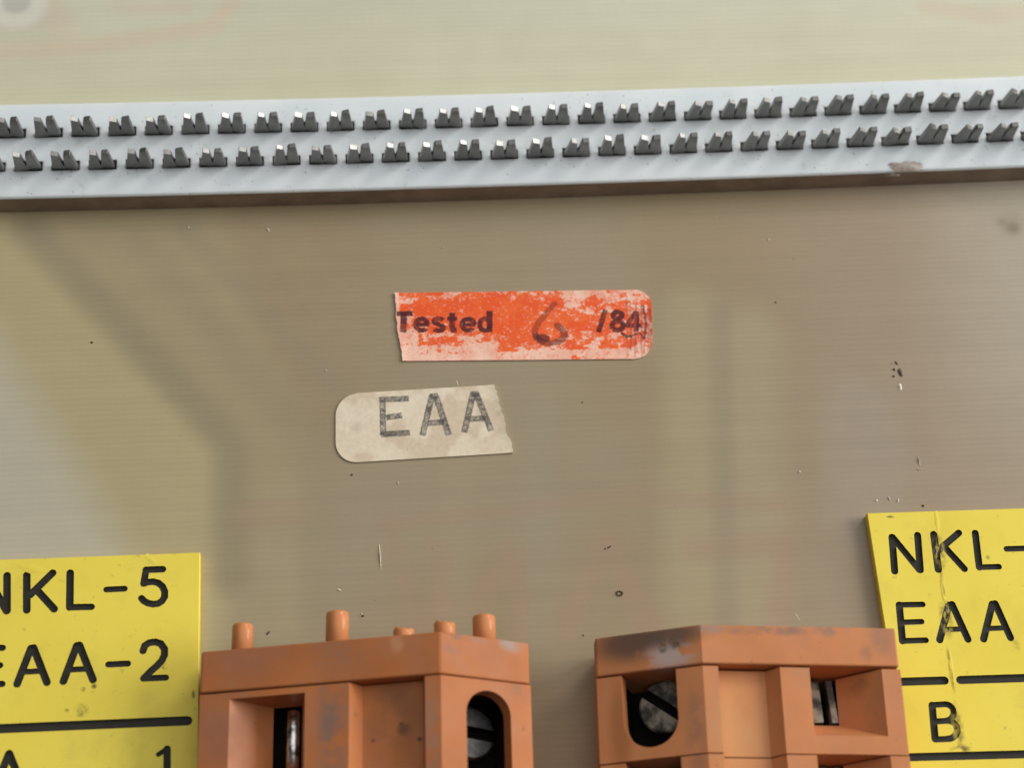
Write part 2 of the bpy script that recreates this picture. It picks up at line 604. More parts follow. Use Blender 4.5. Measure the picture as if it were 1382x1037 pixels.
def build_strip():
    v, f, inner = [], [], []
    X0, X1 = -100.0, 104.0

    def quad(a, b, c, d):
        n = len(v); v.extend([a, b, c, d]); f.append([n, n + 1, n + 2, n + 3])

    def band(y0, y1, xs):
        for a, b in zip(xs[:-1], xs[1:]):
            quad((a, y0, SH), (b, y0, SH), (b, y1, SH), (a, y1, SH))
    cuts = list(np.linspace(X0, X1, 42))
    lowy, topy = rows[1][0], rows[0][0]
    E = 0.18
    band(E, lowy, cuts)
    band(lowy + PDY, topy, cuts)
    band(topy + PDY, SD - E, cuts)
    for ly, xs in rows:
        edge = X0
        for cx in xs:
            a, b = cx - PW / 2, cx + PW / 2
            quad((edge, ly, SH), (a, ly, SH), (a, ly + PDY, SH), (edge, ly + PDY, SH))
            edge = b
            zb = SH - 4.0
            inner.append((len(f), len(f) + 5))
            quad((a, ly, SH), (b, ly, SH), (b, ly, zb), (a, ly, zb))
            quad((b, ly + PDY, SH), (a, ly + PDY, SH), (a, ly + PDY, zb), (b, ly + PDY, zb))
            quad((a, ly + PDY, SH), (a, ly, SH), (a, ly, zb), (a, ly + PDY, zb))
            quad((b, ly, SH), (b, ly + PDY, SH), (b, ly + PDY, zb), (b, ly, zb))
            quad((a, ly, zb), (b, ly, zb), (b, ly + PDY, zb), (a, ly + PDY, zb))
        quad((edge, ly, SH), (X1, ly, SH), (X1, ly + PDY, SH), (edge, ly + PDY, SH))
    CAP = 0.55
    for a, b in zip(cuts[:-1], cuts[1:]):
        quad((a, 0, SH - E), (b, 0, SH - E), (b, E, SH), (a, E, SH))
        quad((a, 0, SH - CAP), (b, 0, SH - CAP), (b, 0, SH - E), (a, 0, SH - E))
        quad((a, 0.06, SH - CAP), (b, 0.06, SH - CAP), (b, 0, SH - CAP), (a, 0, SH - CAP))
        quad((b, SD, SH - E), (a, SD, SH - E), (a, SD - E, SH), (b, SD - E, SH))
        quad((b, SD, 0), (a, SD, 0), (a, SD, SH - E), (b, SD, SH - E))
    quad((X0, SD, 0), (X0, 0, 0), (X0, 0, SH - E), (X0, SD, SH - E))
    quad((X1, 0, 0), (X1, SD, 0), (X1, SD, SH - E), (X1, 0, SH - E))
    v2 = [(p[0], p[1] + bow(p[0]), p[2]) for p in v]
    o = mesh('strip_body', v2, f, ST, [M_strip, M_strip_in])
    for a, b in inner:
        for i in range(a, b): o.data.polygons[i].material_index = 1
    bv, bf = [], []
    for a in cuts:
        bv += [(a, 0.06 + bow(a), 0), (a, 0.06 + bow(a), SH - CAP)]
    for i in range(len(cuts) - 1):
        bf.append([2 * i, 2 * i + 2, 2 * i + 3, 2 * i + 1])
    n = len(bv)
    for a in cuts:
        bv += [(a, 3.0 + bow(a), 0)]
    for i in range(len(cuts) - 1):
        bf.append([2 * i, n + i, n + i + 1, 2 * i + 2])
    mesh('strip_base', bv, bf, ST, [M_base])


build_strip()


def contact_mesh(k):
    r = random.Random(k)
    j = lambda s: r.uniform(-s, s)
    T = 0.78
    ws, wt = 1.66 + j(0.04), 1.28 + j(0.05)
    h = 3.65 + j(0.12)
    zs = 0.9 + j(0.1)
    zv = 1.05 + j(0.2)
    lpk = 0.36 + j(0.07)                     # height of the outer peaks over the inner edge of each tine
    shape_l = [(-1.80, -3.8), (-1.78, zs - 0.7), (-ws, zs), (-wt, h + lpk), (-0.36 + j(0.05), h - 0.02), (-0.10, zv + 0.35), (0.0, zv), (0.0, -3.8)]
    shape_r = [(0.0, -3.8), (0.0, zv), (0.24 + j(0.06), h - 0.30), (0.42 + j(0.04), h + 0.10), (wt + 0.02, h + 0.27 + j(0.08)), (ws, zs), (1.78, zs - 0.7), (1.80, -3.8)]
    lean_l, lean_r = j(0.05), 0.16 + j(0.06)

    def ring(shape, lean):
        out = []
        for x, z in shape:
            out.append((x, lean * max(0, z - 1.2) * 0.35, z))
        return out
    v, f = [], []
    for shape, lean in ((shape_l, lean_l), (shape_r, lean_r)):
        n = len(v); R = ring(shape, lean); m = len(R)
        v += R + [(p[0], p[1] + T, p[2]) for p in R]
        f.append([n + i for i in range(m)][::-1] if shape[1][1] > shape[0][1] and shape is shape_l else [n + i for i in range(m)][::-1])
        f.append([n + m + i for i in range(m)])
        for i in range(m):
            a, b = n + i, n + (i + 1) % m
            f.append([a, b, m + b, m + a])
    me = bpy.data.meshes.new('contact')
    me.from_pydata([tuple(c * S for c in p) for p in v], [], f)
    bm = bmesh.new(); bm.from_mesh(me)
    bmesh.ops.remove_doubles(bm, verts=bm.verts, dist=1e-6)
    # the two inner faces on x = 0 below the fork are inside the blade
    inner = [fc for fc in bm.faces if all(abs(q.co.x) < 1e-7 for q in fc.verts)]
    bmesh.ops.delete(bm, geom=inner, context='FACES')
    bmesh.ops.recalc_face_normals(bm, faces=bm.faces)
    top = [e for e in bm.edges if all(q.co.z > 0.0005 for q in e.verts) and len(e.link_faces) == 2]
    bmesh.ops.bevel(bm, geom=top, offset=0.05 * S, segments=1, affect='EDGES', clamp_overlap=True)
    bm.to_mesh(me); bm.free()
    me.materials.append(M_contact)
    return me


CM = [contact_mesh(k) for k in range(16)]
for ri, (ly, xs) in enumerate(rows):
    for i, cx in enumerate(xs):
        o = bpy.data.objects.new('contact', CM[random.randrange(16)])
        COL.objects.link(o)
        o.parent = ST
        o.location = Vector((cx + random.uniform(-0.06, 0.06), ly + 0.10 + bow(cx), SH)) * S
        o.rotation_euler = (random.uniform(-0.05, 0.07), random.uniform(-0.05, 0.05) + 0.10 * min(1, max(0, (cx - 5) / 45)), random.uniform(-0.07, 0.07))


def blob(name, cx, cy, z0, rx, ry, h, seed, parent, m, lab=None):
    """A small irregular crust"""
    r = random.Random(seed)
    n, rings = 22, 4
    v, f = [], []
    ph = [r.uniform(0.75, 1.15) for _ in range(n)]
    for k in range(rings):
        q = 1 - k / rings
        for i in range(n):
            a = 2 * math.pi * i / n
            s = q * (0.6 * ph[i] + 0.4 * (ph[i - 1] + ph[(i + 1) % n]) / 2) * r.uniform(0.93, 1.07)
            v.append((cx + rx * s * math.cos(a), cy + ry * s * math.sin(a), z0 + (0 if k == 0 else h * (1 - q * q) * r.uniform(0.5, 1.2))))
    v.append((cx, cy, z0 + h * r.uniform(0.4, 1)))
    for k in range(rings - 1):
        for i in range(n):
            f.append([k * n + i, k * n + (i + 1) % n, (k + 1) * n + (i + 1) % n, (k + 1) * n + i])
    for i in range(n):
        f.append([(rings - 1) * n + i, (rings - 1) * n + (i + 1) % n, len(v) - 1])
    return mesh(name, v, f, parent, [m], True)


q = at(1222, 224, SH)
cxl, cyl = q[0], 0.75 + bow(q[0])
blob('scorched_chip', cxl, cyl, SH - 0.12, 3.5, 0.95, 0.32, 5, ST, M_scorch)
blob('scorched_chip', cxl - 2.2, 0.02 + bow(q[0]), SH - 1.25, 1.9, 0.25, 0.9, 8, ST, M_scorch)

# ------------------------------------------------------------------ paper stickers


def strip_sheet(name, top, bot, left, right, z, colour_fn, m, step=0.085, lift=None):
    """A paper label; each edge is a list of photo points; colour_fn gets photo-measured board coordinates."""
    T = pts_at(top, z); B = pts_at(bot, z)
    Lp = pts_at(left, z); Rp = pts_at(right, z)

    def yline(P, x):
        a, b = P[0], P[-1]
        return a[1] + (b[1] - a[1]) * (x - a[0]) / (b[0] - a[0])
    h = abs(T[0][1] - B[0][1]); wd = abs(T[-1][0] - T[0][0])
    nt, ns = int(h / step), int(wd / step)

    def edge(P, t):
        """x of an edge at the fraction t from the bottom"""
        yy = [(p[1] - yline(B, p[0])) / (yline(T, p[0]) - yline(B, p[0])) for p in P]
        o = np.argsort(yy)
        return np.interp(t, np.array(yy)[o], np.array([p[0] for p in P])[o])
    t = np.linspace(0, 1, nt + 1)
    xl, xr = edge(Lp, t), edge(Rp, t)
    s = np.linspace(0, 1, ns + 1)
    X = xl[:, None] + (xr - xl)[:, None] * s[None, :]
    yb, yt = yline(B, X), yline(T, X)
    Y = yb + (yt - yb) * t[:, None]
    Z = np.full(X.shape, z)
    if lift is not None: Z = Z + lift(s[None, :], t[:, None])
    x, y = X.ravel(), Y.ravel()
    v = np.stack([x, y, Z.ravel()], 1)
    col = colour_fn(x, y)
    idx = np.arange(v.shape[0]).reshape(X.shape)
    f = np.stack([idx[:-1, :-1], idx[:-1, 1:], idx[1:, 1:], idx[1:, :-1]], -1).reshape(-1, 4).tolist()
    ring = list(idx[0, :]) + list(idx[1:, -1]) + list(idx[-1, -2::-1]) + list(idx[-2:0:-1, 0])
    n0, n = len(v), len(ring)
    low = v[ring].copy(); low[:, 2] = 0.0
    v = np.vstack([v, low]); col = np.vstack([col, np.tile([0.62, 0.50, 0.38], (n, 1))])
    f += [[int(ring[i]), n0 + i, n0 + (i + 1) % n, int(ring[(i + 1) % n])] for i in range(n)]
    f.append([n0 + i for i in range(n)][::-1])
    o = mesh(name, v, f, None, [m])
    set_colour(o.data, col)
    return o


def round_edge(x_end, y0, y1, r, sgn):
    """Photo points of a rounded end from y0 (top) to y1 (bottom)"""
    out = []
    for k in range(9):
        a = math.pi / 2 * k / 8
        out.append((x_end - sgn * r + sgn * r * math.sin(a), y0 + r - r * math.cos(a)))
    for k in range(9):
        a = math.pi / 2 * k / 8
        out.append((x_end - sgn * r + sgn * r * math.cos(a), y1 - r + r * math.sin(a)))
    return out


K4 = crop(500, 370, 3.455)


def tested_colour(x, y):
    z = 0.16
    def q(p): return pts_at(K4([p]), z)[0]
    k = 10.05 / 1.0
    sc = 1 / (3.455 * 9.75)      # mm per enlarged pixel

    def g(cx, cy, rx, ry):
        a = q((cx, cy))
        return np.exp(-(((x - a[0]) / (rx * sc)) ** 2 + ((y - a[1]) / (ry * sc)) ** 2))

    def box(x0, y0, x1, y1, soft=14):
        a, b = q((x0, y0)), q((x1, y1))
        sx = soft * sc
        return sstep(a[0] - sx, a[0] + sx, x) * (1 - sstep(b[0] - sx, b[0] + sx, x)) * (1 - sstep(a[1] - sx, a[1] + sx, y)) * sstep(b[1] - sx, b[1] + sx, y)
    n = fbm(x * 1.05, y * 1.7, 41, 6)
    n2 = fbm(x * 2.6, y * 3.2, 57, 4)
    bias = np.full(x.shape, 0.02)
    for args, a in (((110, 265, 225, 410), 0.62), ((120, 340, 600, 410, 20), 0.36), ((440, 285, 585, 410), 0.50), ((180, 275, 450, 360), 0.27),
                    ((100, 382, 1330, 420, 6), 0.55), ((690, 340, 930, 410, 16), 0.46), ((885, 70, 1170, 185, 16), 0.32), ((900, 70, 1000, 150), 0.25),
                    ((1185, 60, 1340, 410, 30), 0.36), ((960, 270, 1200, 380), 0.22), ((580, 275, 625, 330), 0.2), ((120, 60, 1330, 98, 8), 0.25),
                    ((110, 120, 215, 290), 0.28), ((330, 70, 420, 110), 0.2), ((820, 240, 960, 330), 0.22), ((100, 60, 140, 290, 8), 0.6)):
        bias = bias + a * box(*args)
    bias = bias - 0.25 * g(400, 140, 190, 60) - 0.25 * g(690, 230, 90, 90)
    n3 = fbm(x * 6.0, y * 7.0, 67, 3)
    v = bias * 0.84 + (n - 0.5) * 1.2 + (n2 - 0.5) * 0.55 + (n3 - 0.5) * 0.35
    pale = sstep(0.27, 0.40, v)
    fleck = sstep(0.60, 0.68, fbm(x * 4.2, y * 5.0, 77, 4)) * 0.75
    pale = np.clip(pale - fleck * sstep(0.3, 0.45, v) * (1 - sstep(0.75, 0.95, v)), 0, 1)
    pale = np.maximum(pale, 0.55 * sstep(0.66, 0.73, fbm(x * 3.6, y * 4.6, 83, 4)))
    tone = sstep(0.30, 0.70, fbm(x * 0.5, y * 0.5, 71, 3))[:, None]
    org = np.array([0.82, 0.10, 0.020]) * (1 - tone) + np.array([0.86, 0.135, 0.030]) * tone
    pk = np.array([0.84, 0.44, 0.32]) * (1 - tone) + np.array([0.88, 0.55, 0.42]) * tone
    half = (sstep(0.16, 0.3, v) * (1 - pale) * 0.25)[:, None]
    org = org * (1 - half) + np.array([0.80, 0.27, 0.15]) * half
    c = org * (1 - pale[:, None]) + pk * pale[:, None]
    LET = [([(122, 186), (196, 184)], 22), ([(156, 176), (152, 272)], 26)]
    arc = lambda cx, cy, rx, ry, a0, a1, n=14: [(cx + rx * math.cos(math.radians(a0 + (a1 - a0) * i / n)), cy - ry * math.sin(math.radians(a0 + (a1 - a0) * i / n))) for i in range(n + 1)]
    for ex, w_ in ((238, 27), (456, 29)):
        LET += [(arc(ex, 236, w_, 27, 0, 325), 20), ([(ex - 24, 236), (ex + 35, 236)], 16)]
    LET += [(arc(318, 222, 22, 14, 25, 180, 8) + [(300, 228), (334, 242)] + arc(317, 250, 24, 14, 35, -150, 9), 19),
            ([(381, 180), (381, 250), (386, 262), (402, 262)], 23), ([(358, 208), (404, 208)], 17),
            (arc(533, 236, 24, 27, 0, 360, 20), 20), ([(555, 172), (555, 272)], 24),
            ([(1096, 166), (1062, 272)], 20),
            (arc(1152, 192, 21, 16, 0, 360, 16), 20), (arc(1152, 241, 26, 21, 0, 360, 16), 21),
            ([(1236, 176), (1196, 240), (1268, 240)], 17), ([(1241, 172), (1239, 268)], 21)]
    wear = fbm(x * 1.6, y * 1.6, 61, 4)
    for pts, wd in LET:
        P = [np.array(q(p)) for p in pts]
        pe = seg_dist(x, y, P) / sc
        al0 = ((x - P[0][0]) * (P[1] - P[0])[0] + (y - P[0][1]) * (P[1] - P[0])[1]) / np.linalg.norm(P[1] - P[0]) / sc
        e1 = P[-1] - P[-2]
        al1 = ((P[-1][0] - x) * e1[0] + (P[-1][1] - y) * e1[1]) / np.linalg.norm(e1) / sc
        n0_ = np.hypot(x - P[0][0], y - P[0][1]) / sc < wd
        n1_ = np.hypot(x - P[-1][0], y - P[-1][1]) / sc < wd
        wd = wd + 4
        m = 1 - sstep(wd / 2 - 2, wd / 2 + 2.5, pe + (n2 - 0.5) * 3)
        if np.linalg.norm(P[0] - P[-1]) > 0.05: m = m * np.where(n0_, sstep(-2, 2, al0), 1) * np.where(n1_, sstep(-2, 2, al1), 1)
        m = m * (0.95 - 0.22 * sstep(0.50, 0.75, wear))
        ik = np.array([0.085, 0.014, 0.018])
        c = c * (1 - m[:, None]) + ik * m[:, None]
    # smeared hand-written six and pen scribble at the round end
    def ink(pts, wd, a, cc, rag=0.5):
        nonlocal c
        d = seg_dist(x, y, [q(p) for p in pts]) / sc
        m = a * (1 - sstep(wd * 0.7, wd * 1.15, d + (n2 - 0.5) * wd * rag))
        c = c * (1 - m[:, None]) + np.array(cc) * m[:, None]
    ink([(858, 138), (825, 178), (785, 225), (765, 265), (772, 300), (805, 318)], 15, 0.55, (0.18, 0.028, 0.02))
    ink([(770, 285), (790, 312), (830, 325), (885, 312), (908, 285), (893, 258), (872, 240)], 17, 0.70, (0.15, 0.028, 0.022))
    ink([(790, 296), (815, 298)], 20, 0.8, (0.10, 0.016, 0.02), 0.9)
    for k in range(12):
        xx = 1196 + k * 10.0 + 8 * math.sin(k * 2.3)
        y0, y1 = 110 + 60 * abs(math.sin(k * 1.7)), 300 + 90 * abs(math.cos(k * 1.1))
        ink([(xx, y0), (xx + 6 * math.sin(k), (y0 + y1) / 2), (xx + 3, y1)], 4.2 + 3.5 * abs(math.sin(k * 3.1)), 0.42, (0.40, 0.06, 0.04), 1.4)
    ink([(1175, 278), (1195, 292), (1215, 290)], 8, 0.85, (0.06, 0.012, 0.02), 0.8)
    ink([(1272, 150), (1285, 230), (1278, 300)], 6, 0.75, (0.10, 0.02, 0.03), 0.8)
    ink([(1225, 285), (1255, 275), (1275, 300)], 5, 0.7, (0.10, 0.02, 0.03), 0.8)
    ink([(1300, 160), (1312, 230), (1308, 290)], 4, 0.55, (0.16, 0.03, 0.04), 0.8)
    return c


def jag(pts, n, amp, seed):
    """Adds torn irregularity along an edge"""
    r = random.Random(seed)
    out = []
    for (a, b) in zip(pts[:-1], pts[1:]):
        for k in range(n):
            t = k / n
            out.append((a[0] + (b[0] - a[0]) * t + r.uniform(-amp, amp), a[1] + (b[1] - a[1]) * t))
    out.append(pts[-1])
    return out


ORANGE_Z = 0.16
tested = strip_sheet('inspection_sticker', [(533, 395.5), (880, 391)], [(543, 487.5), (880, 484.5)],
                     jag([(533, 395.5), (535, 425), (537, 452), (541, 468), (543, 487.5)], 5, 0.9, 3),
                     round_edge(880, 391, 484.5, 24, 1), ORANGE_Z, tested_colour, M_paper_o, 0.062,
                     lambda s, t: 0.10 * np.clip(1 - s / 0.05, 0, 1) ** 2 + 0.05 * np.clip(1 - t / 0.12, 0, 1) ** 2 + 0.05 * np.clip((t - 0.9) / 0.1, 0, 1) ** 2)
tag(tested, 'worn orange paper sticker printed Tested /84 with a rubbed handwritten six', 'sticker')


K5 = crop(430, 500, 4.936)
CREAM_Z = 0.18


def cream_colour(x, y):
    def q(p): return pts_at(K5([p]), CREAM_Z)[0]
    sc = 1 / (4.936 * 9.75)
    n = fbm(x * 0.45, y * 0.45, 81, 5)
    c = np.array([0.68, 0.565, 0.41]) * (1 - n[:, None]) + np.array([0.79, 0.69, 0.53]) * n[:, None]
    m = 0.5 * sstep(0.48, 0.7, fbm(x * 0.3 + 5, y * 0.3, 93, 4))
    c = c * (1 - m[:, None]) + np.array([0.53, 0.39, 0.265]) * m[:, None]
    rgh = fbm(x * 5.5, y * 5.5, 99, 3)
    soft = fbm(x * 2.2, y * 2.2, 103, 3)
    for pts in ([(425, 185), (430, 435)], [(405, 197), (600, 188)], [(450, 315), (555, 300)], [(415, 428), (608, 416)],
                [(692, 435), (755, 170)], [(780, 170), (868, 432)], [(728, 352), (838, 345)], [(740, 175), (795, 172)],
                [(970, 415), (1028, 155)], [(1050, 155), (1150, 405)], [(1000, 325), (1110, 320)], [(1012, 160), (1068, 157)]):
        P = [np.array(q(p)) for p in pts]
        d0 = P[1] - P[0]; L = np.linalg.norm(d0); d0 = d0 / L
        al = (x - P[0][0]) * d0[0] + (y - P[0][1]) * d0[1]
        pe = np.abs(-(x - P[0][0]) * d0[1] + (y - P[0][1]) * d0[0])
        e = 4.0 * sc
        hw = 20.0 * sc
        mask = sstep(-e, e, al) * (1 - sstep(L - e, L + e, al)) * (1 - sstep(hw - e, hw + e, pe + (rgh - 0.5) * 9 * sc))
        rim = 0.30 * sstep(0.45 * hw, 0.95 * hw, pe)
        a = mask * np.clip(0.68 + rim + (rgh - 0.5) * 0.8 + (soft - 0.5) * 0.9, 0.25, 0.95)
        c = c * (1 - a[:, None]) + np.array([0.085, 0.08, 0.075]) * a[:, None]
    for p, r, a in (((592, 530), 9, 0.6), ((250, 380), 60, 0.25), ((470, 150), 12, 0.3), ((820, 300), 40, 0.0)):
        g = q(p)
        m = a * (1 - sstep(0, r * sc, np.hypot(x - g[0], y - g[1])))
        c = c * (1 - m[:, None]) + np.array([0.22, 0.17, 0.12]) * m[:, None]
    return c


cream = strip_sheet('letter_sticker', [(453, 532.5), (668, 519.5)], [(453, 626), (692, 611.5)],
                    [(p[0], p[1] - (p[0] - 453) * 0.0605) for p in round_edge(453, 533, 626, 29, -1)],
                    jag([(667, 519.5), (671, 532), (675, 549), (680, 563), (684, 585), (690, 597), (692, 611.5)], 4, 1.1, 9),
                    CREAM_Z, cream_colour, M_paper_c, 0.08,
                    lambda s, t: 0.12 * np.clip((s - 0.93) / 0.07, 0, 1) ** 2 + 0.04 * np.clip(1 - t / 0.15, 0, 1) ** 2)
tag(cream, 'torn cream paper sticker stencilled EAA in patchy grey ink', 'sticker')

# ------------------------------------------------------------------ yellow engraved plates
PT = 1.5


def engraved_plate(name, rect, strokes, m_face, m_eng, label):
    """rect: four board corners (mm), anticlockwise; strokes: (photo points, width in mm)"""
    base = np.array([np.mean([p[0] for p in rect]), np.mean([p[1] for p in rect])])
    E = empty(name, (base[0], base[1], 0))
    loc = [(p[0] - base[0], p[1] - base[1]) for p in rect]
    v, f = prism(loc, 0.02, PT)
    o = mesh('engraved_panel', v, f, E, [m_face])
    bpy.context.view_layer.update()
    bm = bmesh.new(); bm.from_mesh(o.data)
    bmesh.ops.recalc_face_normals(bm, faces=bm.faces)
    bmesh.ops.bevel(bm, geom=[e for e in bm.edges if all(q.co.z > 0.001 for q in e.verts)], offset=0.09 * S, segments=1, affect='EDGES')
    bm.to_mesh(o.data); bm.free()
    cut = []
    for k, (pts, wd) in enumerate(strokes):
        P = [np.array(p) - base for p in pts_at(pts, PT)]
        dz = 0.0007 * k
        top = outline(P, wd)
        v, f = prism(top, PT - 0.36 - dz, PT + 0.2)
        cut.append((v, f, m_eng))
    boolean_cut(o, cut)
    tag(E, label, 'engraved plate')
    return E, base


KL = crop(0, 730, 3.378)
left_strokes = [(KL(p), wd) for p, wd in (
    ([(-62, 160), (-62, 322)], 0.98), ([(-62, 160), (30, 322)], 0.98), ([(32, 160), (32, 320)], 0.98),
    ([(122, 158), (122, 318)], 0.98), ([(240, 148), (138, 248)], 0.98), ([(168, 226), (247, 313)], 0.98),
    ([(320, 148), (318, 305)], 0.98), ([(318, 305), (417, 303)], 0.88),
    ([(485, 224), (568, 220)], 0.80),
    ([(742, 131), (668, 134)], 0.90), ([(666, 133), (655, 196)], 0.90), ([(655, 197), (674, 190), (698, 188), (722, 194), (741, 210), (751, 233), (750, 258), (738, 277), (720, 288), (698, 291), (674, 286), (656, 276), (645, 264)], 0.90),
    ([(-55, 490), (-55, 655)], 0.98), ([(-55, 490), (12, 490)], 0.84), ([(-55, 572), (0, 570)], 0.84), ([(-55, 655), (10, 655)], 0.84),
    ([(78, 655), (141, 492)], 0.98), ([(153, 490), (214, 648)], 0.98), ([(108, 600), (192, 596)], 0.76),
    ([(289, 643), (350, 480)], 0.98), ([(362, 478), (424, 636)], 0.98), ([(318, 590), (400, 586)], 0.76),
    ([(494, 566), (583, 562)], 0.82),
    ([(652, 504), (660, 480), (680, 467), (707, 463), (733, 471), (750, 495), (750, 522), (738, 548), (714, 574), (686, 598), (656, 629)], 0.92),
    ([(653, 630), (756, 626)], 0.82),
    ([(-110, 864), (855, 823)], 1.20),
    ([(-22, 1130), (40, 975)], 0.98), ([(42, 973), (105, 1130)], 0.98), ([(5, 1080), (80, 1076)], 0.76),
    ([(722, 977), (758, 953)], 0.62), ([(762, 952), (762, 1130)], 0.92))]
pr_ = at(270, 746, PT); pl_ = at(-90, 759, PT); pb_ = at(267, 1060, PT)
m_yl = mat_yellow('yellow plate laminate', dark=())
LB = [(pl_[0], -66.0), (pb_[0] - 0.1, -66.0), (pr_[0], pr_[1]), (pl_[0], pl_[1])]
bas = np.array([np.mean([p[0] for p in LB]), np.mean([p[1] for p in LB])])


def loc3(px, py, b, z=PT):
    q = at(px, py, z)
    return (q[0] - b[0], q[1] - b[1], z)


m_yl = mat_yellow('yellow plate laminate', dark=[(loc3(110, 960, bas), 1.2, 0.8), (loc3(222, 900, bas), 0.55, 0.9), (loc3(127, 927, bas), 0.45, 0.9), (loc3(112, 931, bas), 0.45, 0.7),
                                                 (loc3(33, 850, bas), 0.3, 0.8), (loc3(100, 750, bas), (0.8, 0.35, 1), 0.8), (loc3(60, 754, bas), (0.6, 0.3, 1), 0.8), (loc3(236, 747, bas), (0.6, 0.3, 1), 0.7),
                                                 (loc3(90, 960, bas), 0.4, 0.6), (loc3(261, 938, bas), (0.3, 0.8, 1), 0.8)])
PL, pb0 = engraved_plate('engraved_plate', LB, left_strokes, m_yl, mat_engrave('black engraving'),
                         'yellow plate engraved NKL-5 and EAA-2 in black, beside the forked pegs block')

KR = crop(1150, 660, 2.75)


def ARC(cx, cy, rx, ry, a0, a1, n=10):
    return [(cx + rx * math.cos(math.radians(a0 + (a1 - a0) * i / n)), cy - ry * math.sin(math.radians(a0 + (a1 - a0) * i / n))) for i in range(n + 1)]


right_strokes = [(KR(p), wd) for p, wd in (
    ([(148, 180), (158, 307)], 0.95), ([(150, 180), (250, 302)], 0.92), ([(243, 173), (253, 302)], 0.95),
    ([(303, 170), (320, 300)], 1.0), ([(396, 164), (322, 228)], 0.92), ([(348, 222), (417, 298)], 0.92),
    ([(457, 165), (472, 292)], 0.95), ([(472, 292), (545, 290)], 0.80),
    ([(573, 224), (665, 221)], 0.80),
    ([(760, 148), (700, 152), (695, 205), (720, 196), (750, 210), (760, 245), (740, 275), (690, 270)], 0.9),
    ([(175, 432), (187, 566)], 0.95), ([(175, 432), (262, 430)], 0.78), ([(181, 497), (258, 494)], 0.76), ([(187, 566), (274, 563)], 0.78),
    ([(325, 562), (359, 432)], 0.95), ([(371, 430), (430, 560)], 0.95), ([(345, 524), (412, 521)], 0.72),
    ([(488, 559), (520, 429)], 0.95), ([(531, 427), (588, 554)], 0.95), ([(503, 520), (570, 517)], 0.72),
    ([(100, 720), (343, 713)], 1.10), ([(402, 711), (760, 700)], 1.10),
    ([(297, 805), (308, 930)], 0.95),
    ([(300, 804), (345, 801)], 0.78), (ARC(346, 832, 31, 31, 92, -92), 0.80), ([(306, 865), (350, 863)], 0.78),
    (ARC(354, 896, 37, 34, 92, -92), 0.84), ([(310, 932), (356, 930)], 0.80),
    ([(140, 1000), (760, 984)], 1.05))]
RB = [tuple(at(1170, 693, PT)[:2]), tuple(at(1470, 683.5, PT)[:2])]
RBr = [(RB[0][0] + 0.55, -66.0), (RB[1][0], -66.0), RB[1], RB[0]]
bar = np.array([np.mean([p[0] for p in RBr]), np.mean([p[1] for p in RBr])])
wear_pts = [(loc3(1268, 745, bar, PT - 0.3), (1.0, 3.2, 3)), (loc3(1277, 835, bar, PT - 0.3), (1.0, 3.2, 3)), (loc3(1292, 985, bar, PT - 0.3), (0.9, 3.0, 3))]
m_yr = mat_yellow('yellow plate laminate with scuffs', dark=[
    (loc3(1268, 745, bar), (0.9, 3.4, 2), 0.75), (loc3(1277, 835, bar), (1.1, 3.4, 2), 0.75), (loc3(1283, 905, bar), (0.35, 4.0, 2), 0.75),
    (loc3(1294, 985, bar), (0.8, 4.4, 2), 0.7), (loc3(1297, 1012, bar), (1.8, 0.6, 2), 0.8), (loc3(1272, 785, bar), (0.25, 5.0, 2), 0.6),
    (loc3(1201, 698, bar), (0.7, 0.25, 2), 0.8), (loc3(1333, 753, bar), 0.4, 0.7), (loc3(1370, 872, bar), (1.0, 1.2, 2), 0.35)])
PR, pb1 = engraved_plate('engraved_plate', RBr, right_strokes, m_yr, mat_engrave('black engraving scuffed', wear_pts),
                         'yellow plate engraved NKL-, EAA and B, with a scuffed vertical crease', )


def ridge(parent, base, pts, wd, h, m):
    """A raised crease in the laminate face"""
    P = [np.array(p) - base for p in pts_at(pts, PT)]
    v, f = [], []
    for i, p in enumerate(P):
        t = (P[min(i + 1, len(P) - 1)] - P[max(i - 1, 0)]); t = t / np.linalg.norm(t)
        n = np.array([-t[1], t[0]])
        k = 0.15 if i in (0, len(P) - 1) else random.uniform(0.7, 1.2)
        for a, b in ((-1, -0.02), (-0.35, h * k), (0.35, h * k * 0.5), (1, -0.02)):
            q = p + n * a * wd * (0.6 + 0.4 * k)
            v.append((q[0], q[1], PT + b))
    for i in range(len(P) - 1):
        for j in range(3):
            f.append([i * 4 + j, i * 4 + j + 1, i * 4 + j + 5, i * 4 + j + 4])
    return mesh('crease', v, f, parent, [m], True)


ridge(PR, pb1, [(1263, 690), (1265, 705), (1266, 720)], 0.40, 0.09, m_yr)
ridge(PR, pb1, [(1270, 774), (1272, 790), (1274, 806), (1276, 815)], 0.36, 0.09, m_yr)
ridge(PR, pb1, [(1281, 878), (1283, 895), (1285, 914), (1287, 925)], 0.40, 0.09, m_yr)
ridge(PL, pb0, [(24, 763), (45, 768), (62, 772)], 0.8, 0.09, m_yl)
ridge(PL, pb0, [(196, 750), (205, 756), (212, 762)], 0.6, 0.09, m_yl)

# ------------------------------------------------------------------ orange terminal blocks
PHI = -math.radians(2.2)


def local_frame(origin):
    c, s = math.cos(PHI), math.sin(PHI)

    def loc(px, py, z):
        q = at(px, py, z) - np.array([origin[0], origin[1], 0])
        return np.array([q[0] * c + q[1] * s, -q[0] * s + q[1] * c, z])
    return loc


